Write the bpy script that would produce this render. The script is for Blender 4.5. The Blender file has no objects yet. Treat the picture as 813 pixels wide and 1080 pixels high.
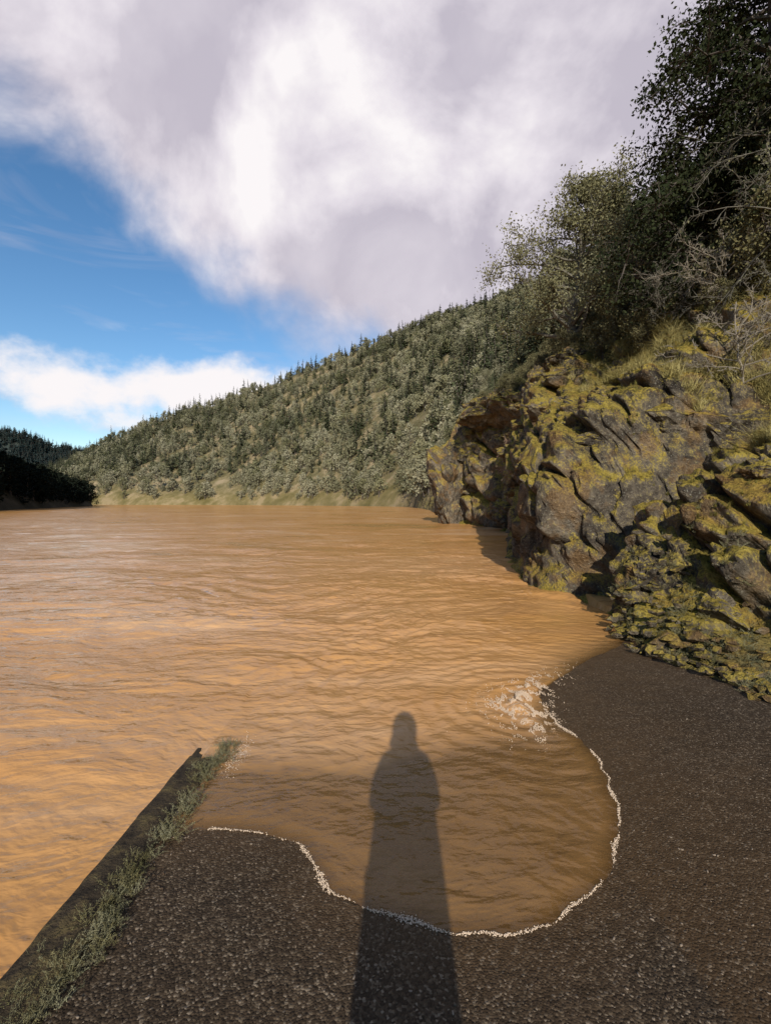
import bpy, bmesh, math, numpy as np
from mathutils import Vector
RS = np.random.RandomState
SC = bpy.context.scene
SC.view_settings.view_transform = 'Standard'
SC.view_settings.look = 'None'
SC.view_settings.exposure = 0
COL = SC.collection

# ------------------------------------------------------------------ noise
_r = RS(7)
PERM = _r.permutation(256); PERM = np.concatenate([PERM, PERM, PERM])
G = _r.normal(size=(256, 3)); G /= np.linalg.norm(G, axis=1)[:, None]
RV = _r.rand(256, 4)
def perlin(p):
    p = np.asarray(p, float)
    i = np.floor(p).astype(int); f = p - i; i &= 255
    w = f*f*f*(f*(f*6-15)+10)
    out = 0
    for dx in (0, 1):
        for dy in (0, 1):
            for dz in (0, 1):
                h = PERM[PERM[PERM[(i[:, 0]+dx) & 255]+((i[:, 1]+dy) & 255)]+((i[:, 2]+dz) & 255)]
                g = G[h]
                d = (f[:, 0]-dx)*g[:, 0]+(f[:, 1]-dy)*g[:, 1]+(f[:, 2]-dz)*g[:, 2]
                ww = (w[:, 0] if dx else 1-w[:, 0])*(w[:, 1] if dy else 1-w[:, 1])*(w[:, 2] if dz else 1-w[:, 2])
                out = out+ww*d
    return out*1.5
def fbm(p, o=4, ridged=False):
    p = np.asarray(p, float); a = 1.0; s = 0; t = 0
    for k in range(o):
        n = perlin(p*(2.03**k)+k*17.3)
        if ridged: n = 1-2*np.abs(n)
        s = s+a*n; t += a; a *= .5
    return s/t
def worley(p):
    p = np.asarray(p, float); i = np.floor(p).astype(int)
    f1 = np.full(len(p), 9.); f2 = np.full(len(p), 9.); r = np.zeros(len(p))
    for dx in (-1, 0, 1):
        for dy in (-1, 0, 1):
            for dz in (-1, 0, 1):
                c = i+np.array([dx, dy, dz]); cc = c & 255
                h = PERM[PERM[PERM[cc[:, 0]]+cc[:, 1]]+cc[:, 2]]; q = c+RV[h, :3]
                d = np.sqrt(((p-q)**2).sum(1)); m = d < f1
                f2 = np.where(m, f1, np.minimum(f2, d)); r = np.where(m, RV[h, 3], r); f1 = np.where(m, d, f1)
    return f1, f2, r
_a = .5; ROT = np.array([[math.cos(_a), 0, math.sin(_a)], [0, 1, 0], [-math.sin(_a), 0, math.cos(_a)]])@np.array([[1, 0, 0], [0, math.cos(.4), -math.sin(.4)], [0, math.sin(.4), math.cos(.4)]])
def blocks(p, sc, k=7.):
    q = (p+.16*sc*np.stack([fbm(p/sc*1.5, 2), fbm(p/sc*1.5+9, 2), fbm(p/sc*1.5+19, 2)], 1))@ROT/np.array([sc, sc*.85, sc*.6])
    f1, f2, r = worley(q); return (r-.5)*np.clip((f2-f1)*k, 0, 1), np.clip((f2-f1)*k*.8, 0, 1)-1
def crom(P, s):
    P = np.asarray(P, float); K = len(P)
    i = np.clip(np.floor(s).astype(int), 0, K-2); t = (s-i)[:, None]
    p0 = P[np.maximum(i-1, 0)]; p1 = P[i]; p2 = P[i+1]; p3 = P[np.minimum(i+2, K-1)]
    return .5*(2*p1+(p2-p0)*t+(2*p0-5*p1+4*p2-p3)*t*t+(3*p1-p0-3*p2+p3)*t**3)

# ------------------------------------------------------------------ mesh helpers
def mesh_np(name, V, F, mats=(), mi=None, smooth=True, link=True, attrs=None):
    V = np.asarray(V, np.float32); F = np.asarray(F, np.int32); k = F.shape[1]
    me = bpy.data.meshes.new(name)
    me.vertices.add(len(V)); me.vertices.foreach_set('co', V.ravel())
    me.loops.add(F.size); me.loops.foreach_set('vertex_index', F.ravel())
    me.polygons.add(len(F)); me.polygons.foreach_set('loop_start', np.arange(0, F.size, k, dtype=np.int32))
    for m in mats: me.materials.append(m)
    if mi is not None: me.polygons.foreach_set('material_index', np.asarray(mi, np.int32))
    me.update(calc_edges=True)
    me.polygons.foreach_set('use_smooth', np.full(len(F), smooth))
    if attrs:
        for n, a in attrs.items():
            at = me.attributes.new(n, 'FLOAT', 'POINT'); at.data.foreach_set('value', np.asarray(a, np.float32))
    me.validate()
    ob = bpy.data.objects.new(name, me)
    if link: COL.objects.link(ob)
    return ob
def grid_faces(n, m):
    a = np.arange(n*m).reshape(n, m)
    return np.stack([a[:-1, :-1], a[1:, :-1], a[1:, 1:], a[:-1, 1:]], -1).reshape(-1, 4)
def tubes(p0, p1, r0, r1, n=5):
    p0 = np.asarray(p0, float); p1 = np.asarray(p1, float); r0 = np.asarray(r0)[:, None, None]; r1 = np.asarray(r1)[:, None, None]
    d = p1-p0; d /= np.linalg.norm(d, axis=1)[:, None]+1e-9
    h = np.where(np.abs(d[:, 2:3]) > .9, [[1., 0, 0]], [[0, 0, 1.]])
    a = np.cross(d, h); a /= np.linalg.norm(a, axis=1)[:, None]; b = np.cross(d, a)
    t = np.arange(n)*2*np.pi/n
    ring = a[:, None]*np.cos(t)[None, :, None]+b[:, None]*np.sin(t)[None, :, None]
    V = np.concatenate([p0[:, None]+ring*r0, p1[:, None]+ring*r1], 1)
    k = np.arange(n); k2 = (k+1) % n
    F = np.stack([k, k2, k2+n, k+n], -1)[None]+(np.arange(len(p0))*2*n)[:, None, None]
    return V.reshape(-1, 3), F.reshape(-1, 4)
def leafq(c, s, rng, asp=.5, updir=0.0):
    n = len(c); a = rng.normal(size=(n, 3)); a[:, 2] += updir; a /= np.linalg.norm(a, axis=1)[:, None]
    b = np.cross(a, rng.normal(size=(n, 3))); b /= np.linalg.norm(b, axis=1)[:, None]
    s = (np.ones(n)*s)[:, None]
    V = np.stack([c+a*s*.5, c+b*s*asp*.5, c-a*s*.5, c-b*s*asp*.5], 1).reshape(-1, 3)
    return V, np.arange(4*n).reshape(-1, 4)
def cat(parts):
    V = []; F = []; M = []; o = 0
    for v, f, m in parts:
        V.append(v); F.append(f+o); M.append(np.full(len(f), m)); o += len(v)
    return np.concatenate(V), np.concatenate(F), np.concatenate(M)

# ------------------------------------------------------------------ materials
class M:
    def __init__(s, name):
        s.m = bpy.data.materials.new(name); s.m.use_nodes = True; s.t = s.m.node_tree; s.t.nodes.clear()
        s.out = s.n('ShaderNodeOutputMaterial')
    def n(s, ty, **k):
        x = s.t.nodes.new(ty)
        for a, b in k.items(): setattr(x, a, b)
        return x
    def l(s, a, b): s.t.links.new(a, b)
    def put(s, sock, v):
        if hasattr(v, 'node'): s.l(v, sock)
        else:
            if isinstance(v, (tuple, list)) and len(v) == 3 and sock.type == 'RGBA': v = (*v, 1)
            sock.default_value = v
    def pos(s): return s.n('ShaderNodeNewGeometry').outputs['Position']
    def scale(s, v, sc):
        x = s.n('ShaderNodeVectorMath', operation='MULTIPLY'); s.put(x.inputs[0], v); x.inputs[1].default_value = sc; return x.outputs[0]
    def noise(s, v, sc, det=4, ro=.55, dist=0):
        x = s.n('ShaderNodeTexNoise'); s.put(x.inputs['Vector'], v); x.inputs['Scale'].default_value = sc
        x.inputs['Detail'].default_value = det; x.inputs['Roughness'].default_value = ro; x.inputs['Distortion'].default_value = dist
        return x.outputs['Fac']
    def vor(s, v, sc, out='Distance', feat='F1'):
        x = s.n('ShaderNodeTexVoronoi', feature=feat); s.put(x.inputs['Vector'], v); x.inputs['Scale'].default_value = sc
        return x.outputs[out]
    def ramp(s, f, st):
        x = s.n('ShaderNodeValToRGB'); s.put(x.inputs[0], f); e = x.color_ramp.elements
        while len(e) < len(st): e.new(.5)
        for q, (p, c) in zip(e, st):
            q.position = p; q.color = (*c, 1) if isinstance(c, (tuple, list)) else (c, c, c, 1)
        return x.outputs[0]
    def mix(s, f, a, b, bt='MIX'):
        x = s.n('ShaderNodeMix', data_type='RGBA', blend_type=bt); s.put(x.inputs[0], f); s.put(x.inputs[6], a); s.put(x.inputs[7], b); return x.outputs[2]
    def math(s, op, a, b=0., c=0., clamp=False):
        x = s.n('ShaderNodeMath', operation=op, use_clamp=clamp); s.put(x.inputs[0], a); s.put(x.inputs[1], b); s.put(x.inputs[2], c); return x.outputs[0]
    def attr(s, n): return s.n('ShaderNodeAttribute', attribute_name=n).outputs['Fac']
    def bump(s, h, st, d, nrm=None):
        x = s.n('ShaderNodeBump'); x.inputs['Strength'].default_value = st; x.inputs['Distance'].default_value = d; s.put(x.inputs['Height'], h)
        if nrm is not None: s.l(nrm, x.inputs['Normal'])
        return x.outputs[0]
    def pbr(s, col, ro=.8, nrm=None, spec=.3, metal=0.):
        x = s.n('ShaderNodeBsdfPrincipled'); s.put(x.inputs['Base Color'], col); s.put(x.inputs['Roughness'], ro)
        s.put(x.inputs['Specular IOR Level'], spec); s.put(x.inputs['Metallic'], metal)
        if nrm is not None: s.l(nrm, x.inputs['Normal'])
        s.l(x.outputs[0], s.out.inputs[0]); return x
def simple(name, col, ro=.8, spec=.3):
    a = M(name); p = a.pos(); n = a.noise(p, 30, 2)
    a.pbr(a.mix(n, tuple(c*.75 for c in col), tuple(c*1.2 for c in col)), ro, None, spec); return a.m
def leafmat(name, c1, c2, c3, sc=.8, trans=0., big=0.):
    a = M(name); p = a.pos()
    n = a.noise(p, sc, 2); r = a.n('ShaderNodeObjectInfo').outputs['Random']
    c = a.ramp(n, [(.35, c1), (.65, c2)])
    c = a.mix(a.math('MULTIPLY', r, .85), c, c3)
    if big > 0:
        c = a.mix(a.math('MULTIPLY', a.math('SUBTRACT', a.noise(p, .018, 3, .6), .45), big, clamp=True), c, a.mix(1., c, (.42, .46, .42), 'MULTIPLY'))
    d = a.n('ShaderNodeBsdfDiffuse'); a.l(c, d.inputs[0])
    if trans <= 0: a.l(d.outputs[0], a.out.inputs[0]); return a.m
    t = a.n('ShaderNodeBsdfTranslucent'); a.l(c, t.inputs[0])
    m = a.n('ShaderNodeMixShader'); m.inputs[0].default_value = trans; a.l(d.outputs[0], m.inputs[1]); a.l(t.outputs[0], m.inputs[2]); a.l(m.outputs[0], a.out.inputs[0])
    return a.m

bark = simple('bark', (.09, .075, .06))
lichen_bark = simple('lichen_bark', (.12, .11, .085))
oak_leaf = leafmat('oak_leaf', (.14, .14, .075), (.26, .25, .15), (.2, .19, .1), trans=.2)
dark_leaf = leafmat('dark_leaf', (.014, .019, .009), (.040, .044, .020), (.026, .034, .017))  # dark green foliage, with the shade on the crowns also put into the colour
forest_leaf = leafmat('forest_leaf', (.11, .11, .055), (.21, .20, .11), (.31, .29, .20), .08, big=5.)
shrub_leaf = leafmat('shrub_leaf', (.07, .07, .032), (.15, .135, .065), (.17, .155, .085), .5)
conifer_leaf = leafmat('conifer_leaf', (.030, .040, .02), (.06, .07, .034), (.065, .073, .04), .08)
painted_shade_leaf = leafmat('painted_shade_leaf', (.008, .012, .009), (.018, .022, .014), (.014, .018, .013), .05)  # leaf colour darkened to paint in the shade on the left bank
far_leaf = leafmat('far_leaf', (.022, .036, .036), (.035, .055, .05), (.03, .045, .045), .02)  # bluish dark green: distance haze and shade painted into the leaf colour
twig = simple('dry_twig', (.22, .19, .145))
red_twig = simple('red_twig', (.26, .18, .13))
grass_m = leafmat('grass_blade', (.15, .13, .035), (.26, .21, .06), (.15, .135, .04), 2.0)
drygrass_m = leafmat('dry_grass_blade', (.28, .24, .09), (.42, .36, .16), (.26, .22, .08), 2.0)
weed_m = leafmat('weed_leaf', (.10, .10, .05), (.26, .25, .16), (.14, .12, .05), 6.0)

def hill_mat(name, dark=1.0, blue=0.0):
    a = M(name); p = a.pos(); geo = a.n('ShaderNodeNewGeometry')
    sx = a.n('ShaderNodeSeparateXYZ'); a.l(geo.outputs['Normal'], sx.inputs[0]); nz = sx.outputs[2]
    rocky = a.attr('rocky')
    n1 = a.noise(p, .9, 5, .65); n2 = a.noise(p, 6, 5, .7); n4 = a.noise(p, 28, 4, .65)
    rock = a.ramp(a.math('ADD', a.math('MULTIPLY', n1, .5), a.math('MULTIPLY', n2, .5)),
                  [(.36, (.026, .021, .017)), (.45, (.075, .062, .047)), (.53, (.15, .125, .092)), (.6, (.23, .195, .145)), (.7, (.36, .32, .25))])
    lich = a.math('MULTIPLY', a.math('SUBTRACT', n4, .57), 9., clamp=True)
    rock = a.mix(a.math('MULTIPLY', lich, .65), rock, (.33, .32, .26))
    moss = a.ramp(a.math('ADD', a.math('MULTIPLY', n2, .5), a.math('MULTIPLY', n4, .5)), [(.34, (.06, .045, .011)), (.44, (.17, .13, .024)), (.53, (.30, .225, .042)), (.66, (.44, .35, .09))])
    rust = a.ramp(n4, [(.3, (.10, .05, .016)), (.6, (.30, .165, .05))])
    f = a.math('ADD', a.math('MULTIPLY', nz, .50), a.math('ADD', a.math('MULTIPLY', n1, .8), a.math('MULTIPLY', a.math('ADD', n4, n2), .75)))
    f = a.math('MULTIPLY', a.math('SUBTRACT', f, 1.28), 4.5, clamp=True)
    c = a.mix(f, rock, moss)
    rf = a.math('MULTIPLY', a.math('SUBTRACT', a.noise(p, 1.7, 4, .65), .50), 9., clamp=True)
    c = a.mix(a.math('MULTIPLY', rf, .42), c, rust)
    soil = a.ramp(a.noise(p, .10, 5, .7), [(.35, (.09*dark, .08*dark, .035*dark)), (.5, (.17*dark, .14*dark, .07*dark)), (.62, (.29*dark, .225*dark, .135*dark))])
    soil = a.mix(blue, soil, (.03, .05, .05))  # bluish tint painted over the soil as distance haze
    c = a.mix(rocky, soil, c)
    h = a.math('ADD', a.math('MULTIPLY', n2, 1.), a.math('MULTIPLY', n4, .6))
    a.pbr(c, .9, a.bump(h, .9, .14), .12)
    return a.m
HM = hill_mat('mossy_hillside'); HMd = hill_mat('painted_shade_hillside', .2); HMf = hill_mat('far_hillside', .3, .7)  # second copy has shade in its colour; third is darkened and blued for haze

# ------------------------------------------------------------------ instancing
def templates(name, obs):
    c = bpy.data.collections.new(name)
    for o in obs: c.objects.link(o)
    return c
def instancer(name, pts, scl, rot, coll, npick, seed=0):
    pts = np.asarray(pts, np.float32); n = len(pts); rng = RS(seed)
    me = bpy.data.meshes.new(name); me.vertices.add(n); me.vertices.foreach_set('co', pts.ravel())
    scl = np.asarray(scl, np.float32)
    if scl.ndim == 1: scl = np.repeat(scl[:, None], 3, 1)
    a = me.attributes.new('scl', 'FLOAT_VECTOR', 'POINT'); a.data.foreach_set('vector', scl.ravel())
    a = me.attributes.new('rot', 'FLOAT_VECTOR', 'POINT'); a.data.foreach_set('vector', np.asarray(rot, np.float32).ravel())
    a = me.attributes.new('pick', 'INT', 'POINT'); a.data.foreach_set('value', rng.randint(0, npick, n).astype(np.int32))
    ob = bpy.data.objects.new(name, me); COL.objects.link(ob)
    g = bpy.data.node_groups.new(name, 'GeometryNodeTree')
    g.interface.new_socket('Geometry', in_out='INPUT', socket_type='NodeSocketGeometry')
    g.interface.new_socket('Geometry', in_out='OUTPUT', socket_type='NodeSocketGeometry')
    N = g.nodes; i = N.new('NodeGroupInput'); o = N.new('NodeGroupOutput')
    ip = N.new('GeometryNodeInstanceOnPoints'); ci = N.new('GeometryNodeCollectionInfo')
    ci.inputs['Collection'].default_value = coll; ci.inputs['Separate Children'].default_value = True; ci.inputs['Reset Children'].default_value = True
    def na(nm, ty):
        x = N.new('GeometryNodeInputNamedAttribute'); x.data_type = ty; x.inputs['Name'].default_value = nm
        return [q for q in x.outputs if q.enabled and q.name == 'Attribute'][0]
    L = g.links.new
    L(i.outputs[0], ip.inputs['Points']); L(ci.outputs[0], ip.inputs['Instance']); ip.inputs['Pick Instance'].default_value = True
    L(na('pick', 'INT'), ip.inputs['Instance Index']); L(na('rot', 'FLOAT_VECTOR'), ip.inputs['Rotation']); L(na('scl', 'FLOAT_VECTOR'), ip.inputs['Scale'])
    L(ip.outputs[0], o.inputs[0])
    md = ob.modifiers.new('instances', 'NODES'); md.node_group = g
    return ob
def rz(n, seed, tilt=.08):
    r = RS(seed); return np.stack([r.normal(0, tilt, n), r.normal(0, tilt, n), r.uniform(0, 6.28, n)], 1)

# ------------------------------------------------------------------ trees
def grow(seed, H, R, base=.3, nl=26, nsub=6, ntw=3, leaves=6000, lsize=.12, sig=.22, lm=0, tr=.028, rise=.5, droop=0., lean=(0, 0)):
    g = RS(seed); S = []; tips = []
    def seg(a, b, r0, r1): S.append((a, b, r0, r1))
    K = 9; tp = [np.zeros(3)]
    for k in range(K):
        tp.append(tp[-1]+np.array([g.normal(0, .05)*H/K*2+lean[0]*H/K, g.normal(0, .05)*H/K*2+lean[1]*H/K, H/K]))
    tp = np.array(tp); tr0 = H*tr
    rad = lambda t: tr0*(1-t)**.8+.01
    for k in range(K): seg(tp[k]-np.array([0, 0, .3 if k == 0 else 0]), tp[k+1], rad(k/K), rad((k+1)/K))
    for i in range(nl):
        t = base+(1-base)*((i+g.rand())/nl); t = min(t, .98)
        kk = t*K; k = int(kk); p = tp[k]+(tp[k+1]-tp[k])*(kk-k)
        az = i*2.4+g.normal(0, .5); pr = math.sin(math.pi*min(1, (t-base)/(1-base)*.75+.3))**.7
        Ln = R*pr*g.uniform(.6, 1.15); el = rise*g.uniform(.3, 1.4)
        d = np.array([math.cos(az)*math.cos(el), math.sin(az)*math.cos(el), math.sin(el)]); r = rad(t)*.55
        q = p; nn = 5
        for j in range(nn):
            d = d+g.normal(0, .22, 3)+np.array([0, 0, -droop*.2]); d /= np.linalg.norm(d)
            q2 = q+d*Ln/nn; seg(q, q2, r*(1-j/nn)+.006, r*(1-(j+1)/nn)+.005)
            if j >= 1:
                for _ in range(max(1, nsub//4+1)):
                    e = d+g.normal(0, .75, 3); e /= np.linalg.norm(e); w = q2; Ls = Ln*.3*g.uniform(.5, 1.2)
                    for jj in range(3):
                        e = e+g.normal(0, .3, 3)+np.array([0, 0, -droop*.3]); e /= np.linalg.norm(e); w2 = w+e*Ls/3
                        seg(w, w2, r*.3*(1-jj/3)+.004, r*.3*(1-(jj+1)/3)+.003); tips.append(w2)
                        for _ in range(ntw):
                            h = e+g.normal(0, .8, 3); h /= np.linalg.norm(h); w3 = w2+h*Ls*.35; seg(w2, w3, .006, .002); tips.append(w3)
                        w = w2
            q = q2
        tips.append(q)
    A = np.array([s[0] for s in S]); B = np.array([s[1] for s in S])
    v, f = tubes(A, B, [s[2] for s in S], [s[3] for s in S], 5)
    parts = [(v, f, 0)]
    if leaves:
        tips = np.array(tips); c = tips[g.randint(0, len(tips), leaves)]+g.normal(0, sig, (leaves, 3))
        v, f = leafq(c, lsize*g.uniform(.5, 1.4, leaves), g, .6); parts.append((v, f, 1))
    return cat(parts)
def conifer(seed, H, R, tiers=18, br=7, q=3, spread=.12):
    g = RS(seed); parts = []
    v, f = tubes([[0, 0, -.5], [0, 0, H*.5]], [[0, 0, H*.5], [0, 0, H]], [H*.018, H*.01], [H*.01, .02], 5); parts.append((v, f, 0))
    C = []; A = []
    for t in range(tiers):
        h = .12+.88*(t/tiers); rr = R*(1-h)**.8*g.uniform(.65, 1.15)+.15
        for b in range(br):
            if g.rand() < .15: continue
            az = g.rand()*6.28; l = rr*g.uniform(.6, 1.2)
            for k in range(q):
                fr = (k+.6)/q
                C.append([math.cos(az)*l*fr, math.sin(az)*l*fr, h*H-l*fr*.3+g.normal(0, .1)]); A.append([math.cos(az), math.sin(az), -.3+g.normal(0, .2), l/q*1.3])
    C = np.array(C); A = np.array(A); n = len(C); a = A[:, :3]/np.linalg.norm(A[:, :3], axis=1)[:, None]
    b = np.cross(a, np.array([0, 0, 1.])+g.normal(0, .5, (n, 3))); b /= np.linalg.norm(b, axis=1)[:, None]; s = A[:, 3:4]
    V = np.stack([C+a*s*.6, C+b*s*.38, C-a*s*.6, C-b*s*.38+np.array([0, 0, -.1])], 1).reshape(-1, 3)
    parts.append((V, np.arange(4*n).reshape(-1, 4), 1)); return cat(parts)
def T(name, data, mats, loc=None, rot=0, sc=1):
    v, f, m = data; o = mesh_np(name, v, f, mats, m, smooth=False, link=loc is not None)
    if loc is not None: o.location = loc; o.rotation_euler = (0, 0, rot); o.scale = (sc,)*3
    return o

# ------------------------------------------------------------------ banks / hills
UN = np.array([0, .3, .9, 1.5, 3, 4.5, 6, 9, 15, 30.])
rub = [.15, .18, .25, .45, 1.5, 3, 4.5, 7, 11, 20]
far = [0, .3, .8, 1.2, 2.2, 3.2, 4.2, 6, 9, 18]
RB = [((6, -40), (150, -60, 100), rub), ((4.5, -15), (155, -25, 105), rub), ((3.0, -4), (158, -8, 108), rub), ((2.95, 0), (160, 0, 110), rub),
      ((2.95, 3.8), (162, 12, 112), [.09, .12, .18, .5, 1.9, 3, 4.5, 7, 11, 20]),
      ((2.95, 5.2), (163, 18, 114), [.0, .12, .5, 1.5, 2.4, 3.3, 4.8, 7.3, 11.5, 21]),
      ((3.1, 6.2), (165, 24, 115), [0, .8, 1.6, 2.0, 2.6, 3.6, 5, 7.5, 11.5, 21]),
      ((3.6, 7.5), (166, 32, 116), [-.2, .0, .2, .8, 2.6, 4.4, 6, 8, 12, 22]),
      ((2.85, 8.6), (167, 40, 118), [0, 1.8, 2.9, 3.5, 4.3, 5.6, 6.7, 9, 13, 23]),
      ((3.4, 12), (170, 60, 120), [0, 2.0, 3.4, 4.0, 4.9, 6.2, 7.4, 9.6, 13.5, 24]),
      ((5, 18), (175, 90, 125), [0, 2, 4, 5.5, 7, 8, 9, 11, 16, 27]),
      ((7.3, 27), (180, 150, 140), [0, 3, 5, 6.5, 8.5, 10, 11.5, 14, 18, 28]),
      ((5.8, 34), (178, 180, 145), [0, 3, 5, 7, 8.6, 9.4, 10.5, 12.5, 16.5, 27]),
      ((7, 45), (175, 210, 150), [0, 1, 2.5, 4, 6, 7, 8, 10, 14, 25]),
      ((7, 60), (170, 250, 155), [0, .6, 1.4, 2, 3.5, 4.5, 6, 8, 12, 22]),
      ((9, 95), (130, 340, 168), [0, .4, 1, 1.5, 3, 4, 5, 7.5, 11, 20]),
      ((8.9, 128), (82, 420, 182), [0, .3, .8, 1.2, 2.5, 3.5, 4.5, 7, 10, 19]),
      ((4.8, 170), (13, 480, 180), far), ((-37, 230), (-80, 500, 147), far), ((-97, 280), (-180, 520, 120), far),
      ((-160, 300), (-278, 520, 87), far), ((-221, 330), (-335, 500, 50), far), ((-330, 390), (-420, 560, 28), far), ((-450, 480), (-560, 640, 25), far)]
st = [0, .5, 1.3, 2, 3.6, 5, 6.5, 10, 16, 30]
LB = [((-60, -150), (-220, -150, 95), st), ((-60, 0), (-200, 0, 90), st), ((-66, 50), (-200, 65, 80), st), ((-72, 80), (-190, 110, 35), st),
      ((-84, 105), (-180, 150, 15), [0, .3, .8, 1.3, 2.5, 3.6, 4.5, 6, 8, 10]), ((-105, 150), (-200, 210, 14), [0, .2, .6, 1, 1.8, 2.4, 3, 4, 6, 8]),
      ((-150, 230), (-260, 300, 10), [0, .2, .5, .8, 1.5, 2.2, 3, 4, 5, 6]), ((-260, 320), (-330, 380, 7), [0, .2, .5, .8, 1.5, 2, 2.5, 3, 4, 5])]
FB = [((-1700, 700), (-1900, 1050, 330), far), ((-1100, 700), (-1250, 980, 240), far), ((-800, 700), (-850, 950, 168), far), ((-600, 720), (-640, 955, 100), far),
      ((-420, 740), (-470, 960, 60), far), ((-200, 760), (-200, 970, 45), far), ((200, 760), (200, 970, 45), far)]
class Hill:
    def __init__(s, C, gul=1.0):
        s.B = np.array([c[0] for c in C], float); s.R = np.array([c[1] for c in C], float); s.T = np.array([c[2] for c in C], float); s.K = len(C); s.g = gul
    def __call__(s, sv, u):
        sv = np.clip(sv, 0, s.K-1.0001); B = crom(s.B, sv); R = crom(s.R, sv)
        d = R[:, :2]-B; L = np.linalg.norm(d, axis=1); d /= L[:, None]
        xy = B+d*u[:, None]
        i = sv.astype(int); t = sv-i; t = t*t*(3-2*t)
        uc = np.clip(u, 0, 30); j = np.clip(np.searchsorted(UN, uc, side='right')-1, 0, len(UN)-2); w = (uc-UN[j])/(UN[j+1]-UN[j])
        z = (s.T[i, j]*(1-w)+s.T[i, j+1]*w)*(1-t)+(s.T[i+1, j]*(1-w)+s.T[i+1, j+1]*w)*t
        zz = R[:, 2]; x = np.clip((u-30)/(L-30), 0, 1)
        z = z+(zz-z)*x**.95*(u > 30)
        z = z-np.maximum(u-L, 0)*.4+np.minimum(u, 0)*.4
        amp = np.clip((u-6)*.09, 0, 20)*s.g
        p = np.stack([xy[:, 0]/55, xy[:, 1]/55, u*0], 1)
        z = z+amp*fbm(p, 5)*(1-.6*np.clip(u/L, 0, 1))
        return np.stack([xy[:, 0], xy[:, 1], z], 1), d, L
def svals(H, res):
    out = []
    for i in range(H.K-1):
        L = np.linalg.norm(H.B[i+1]-H.B[i]); r = res(.5*(H.B[i]+H.B[i+1])); n = max(2, int(L/r)); out += list(i+np.arange(n)/n)
    return np.array(out+[H.K-1.0])
RH = Hill(RB); LH = Hill(LB, .5); FH = Hill(FB, 3.0)
sv = svals(RH, lambda b: .045 if 3.5 < b[1] < 13 else (.1 if 0 < b[1] < 40 else (.6 if abs(b[1]) < 130 else 3)))
uu = np.concatenate([np.linspace(-3, -.1, 6), np.arange(0, 1.5, .018), np.arange(1.5, 9, .05), 9*1.045**np.arange(0, 86)])
S_, U_ = np.meshgrid(sv, uu, indexing='ij'); s_ = S_.ravel(); u_ = U_.ravel()
P, D, L = RH(s_, u_)
y = P[:, 1]
wy = np.interp(y, [-5, 3.5, 5.2, 45, 70, 130], [.04, .08, 1, 1, .5, .2])
wu = np.exp(-(u_/9)**2)*np.clip((u_+.6)/.8, 0, 1)
big = np.interp(y, [5, 12, 20, 40], [.55, .75, 1.5, 1.8])
q = P.copy(); q[:, 2] *= .8
disp = np.zeros(len(P)); act = (wy*wu > .01) & (y < 140)
pa = q[act]; ba = big[act]
r1 = fbm(pa/1.9/np.maximum(ba[:, None], .6)*.8, 4, True); r2 = fbm(pa/.3, 4, True)
b1, c1 = blocks(pa/ba[:, None]*.6, 1.1, 8); b2, c2 = blocks(pa/ba[:, None]*.6+7, .42, 7); b3, c3 = blocks(pa/ba[:, None]*.6+3, .16, 5)
disp[act] = wy[act]*wu[act]*(ba*(.65*(r1-.25)+.95*b1+.42*c1+.30*b2+.10*c2+.09*b3+.03*c3)+.06*r2)
P[:, 0] -= disp*.85; P[:, 1] -= disp*.25; P[:, 2] += disp*.45*np.clip(u_/.6, 0, 1)
rocky = np.clip(wy*1.1, 0, 1)*np.clip(1.6-u_/14, 0, 1)
HPOS = P.reshape(len(sv), len(uu), 3)
def surf(s, u):
    i = np.clip(np.searchsorted(sv, s), 0, len(sv)-1); j = np.clip(np.searchsorted(uu, u), 0, len(uu)-1); return HPOS[i, j].copy()
mesh_np('forested_hillside', P, grid_faces(len(sv), len(uu)), [HM], attrs={'rocky': rocky})
uu2 = np.concatenate([[-5, -1], np.linspace(0, 30, 16), 30*1.06**np.arange(1, 45)])
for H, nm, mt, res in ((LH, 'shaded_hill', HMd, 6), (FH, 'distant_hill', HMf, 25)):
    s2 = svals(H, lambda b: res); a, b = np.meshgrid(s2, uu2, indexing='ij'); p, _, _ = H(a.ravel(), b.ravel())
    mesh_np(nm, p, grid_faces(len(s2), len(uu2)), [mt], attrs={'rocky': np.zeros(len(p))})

# ------------------------------------------------------------------ angular rocks
def hull_rock(rng, n=16, cuts=9):
    bm = bmesh.new()
    for _ in range(n):
        v = rng.normal(size=3); v /= np.linalg.norm(v); v *= rng.uniform(.8, 1.05); bm.verts.new(v)
    r = bmesh.ops.convex_hull(bm, input=bm.verts)
    bmesh.ops.delete(bm, geom=[e for e in r['geom_interior'] if isinstance(e, bmesh.types.BMVert)], context='VERTS')
    bmesh.ops.subdivide_edges(bm, edges=bm.edges[:], cuts=cuts, use_grid_fill=True)
    bmesh.ops.triangulate(bm, faces=bm.faces[:])
    bm.verts.ensure_lookup_table(); V = np.array([v.co[:] for v in bm.verts]); F = np.array([[v.index for v in f.verts] for f in bm.faces]); bm.free()
    return V, F
rg = RS(11); hulls = [hull_rock(rg) for _ in range(9)]; small = [hull_rock(rg, 12, 1) for _ in range(9)]
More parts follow.
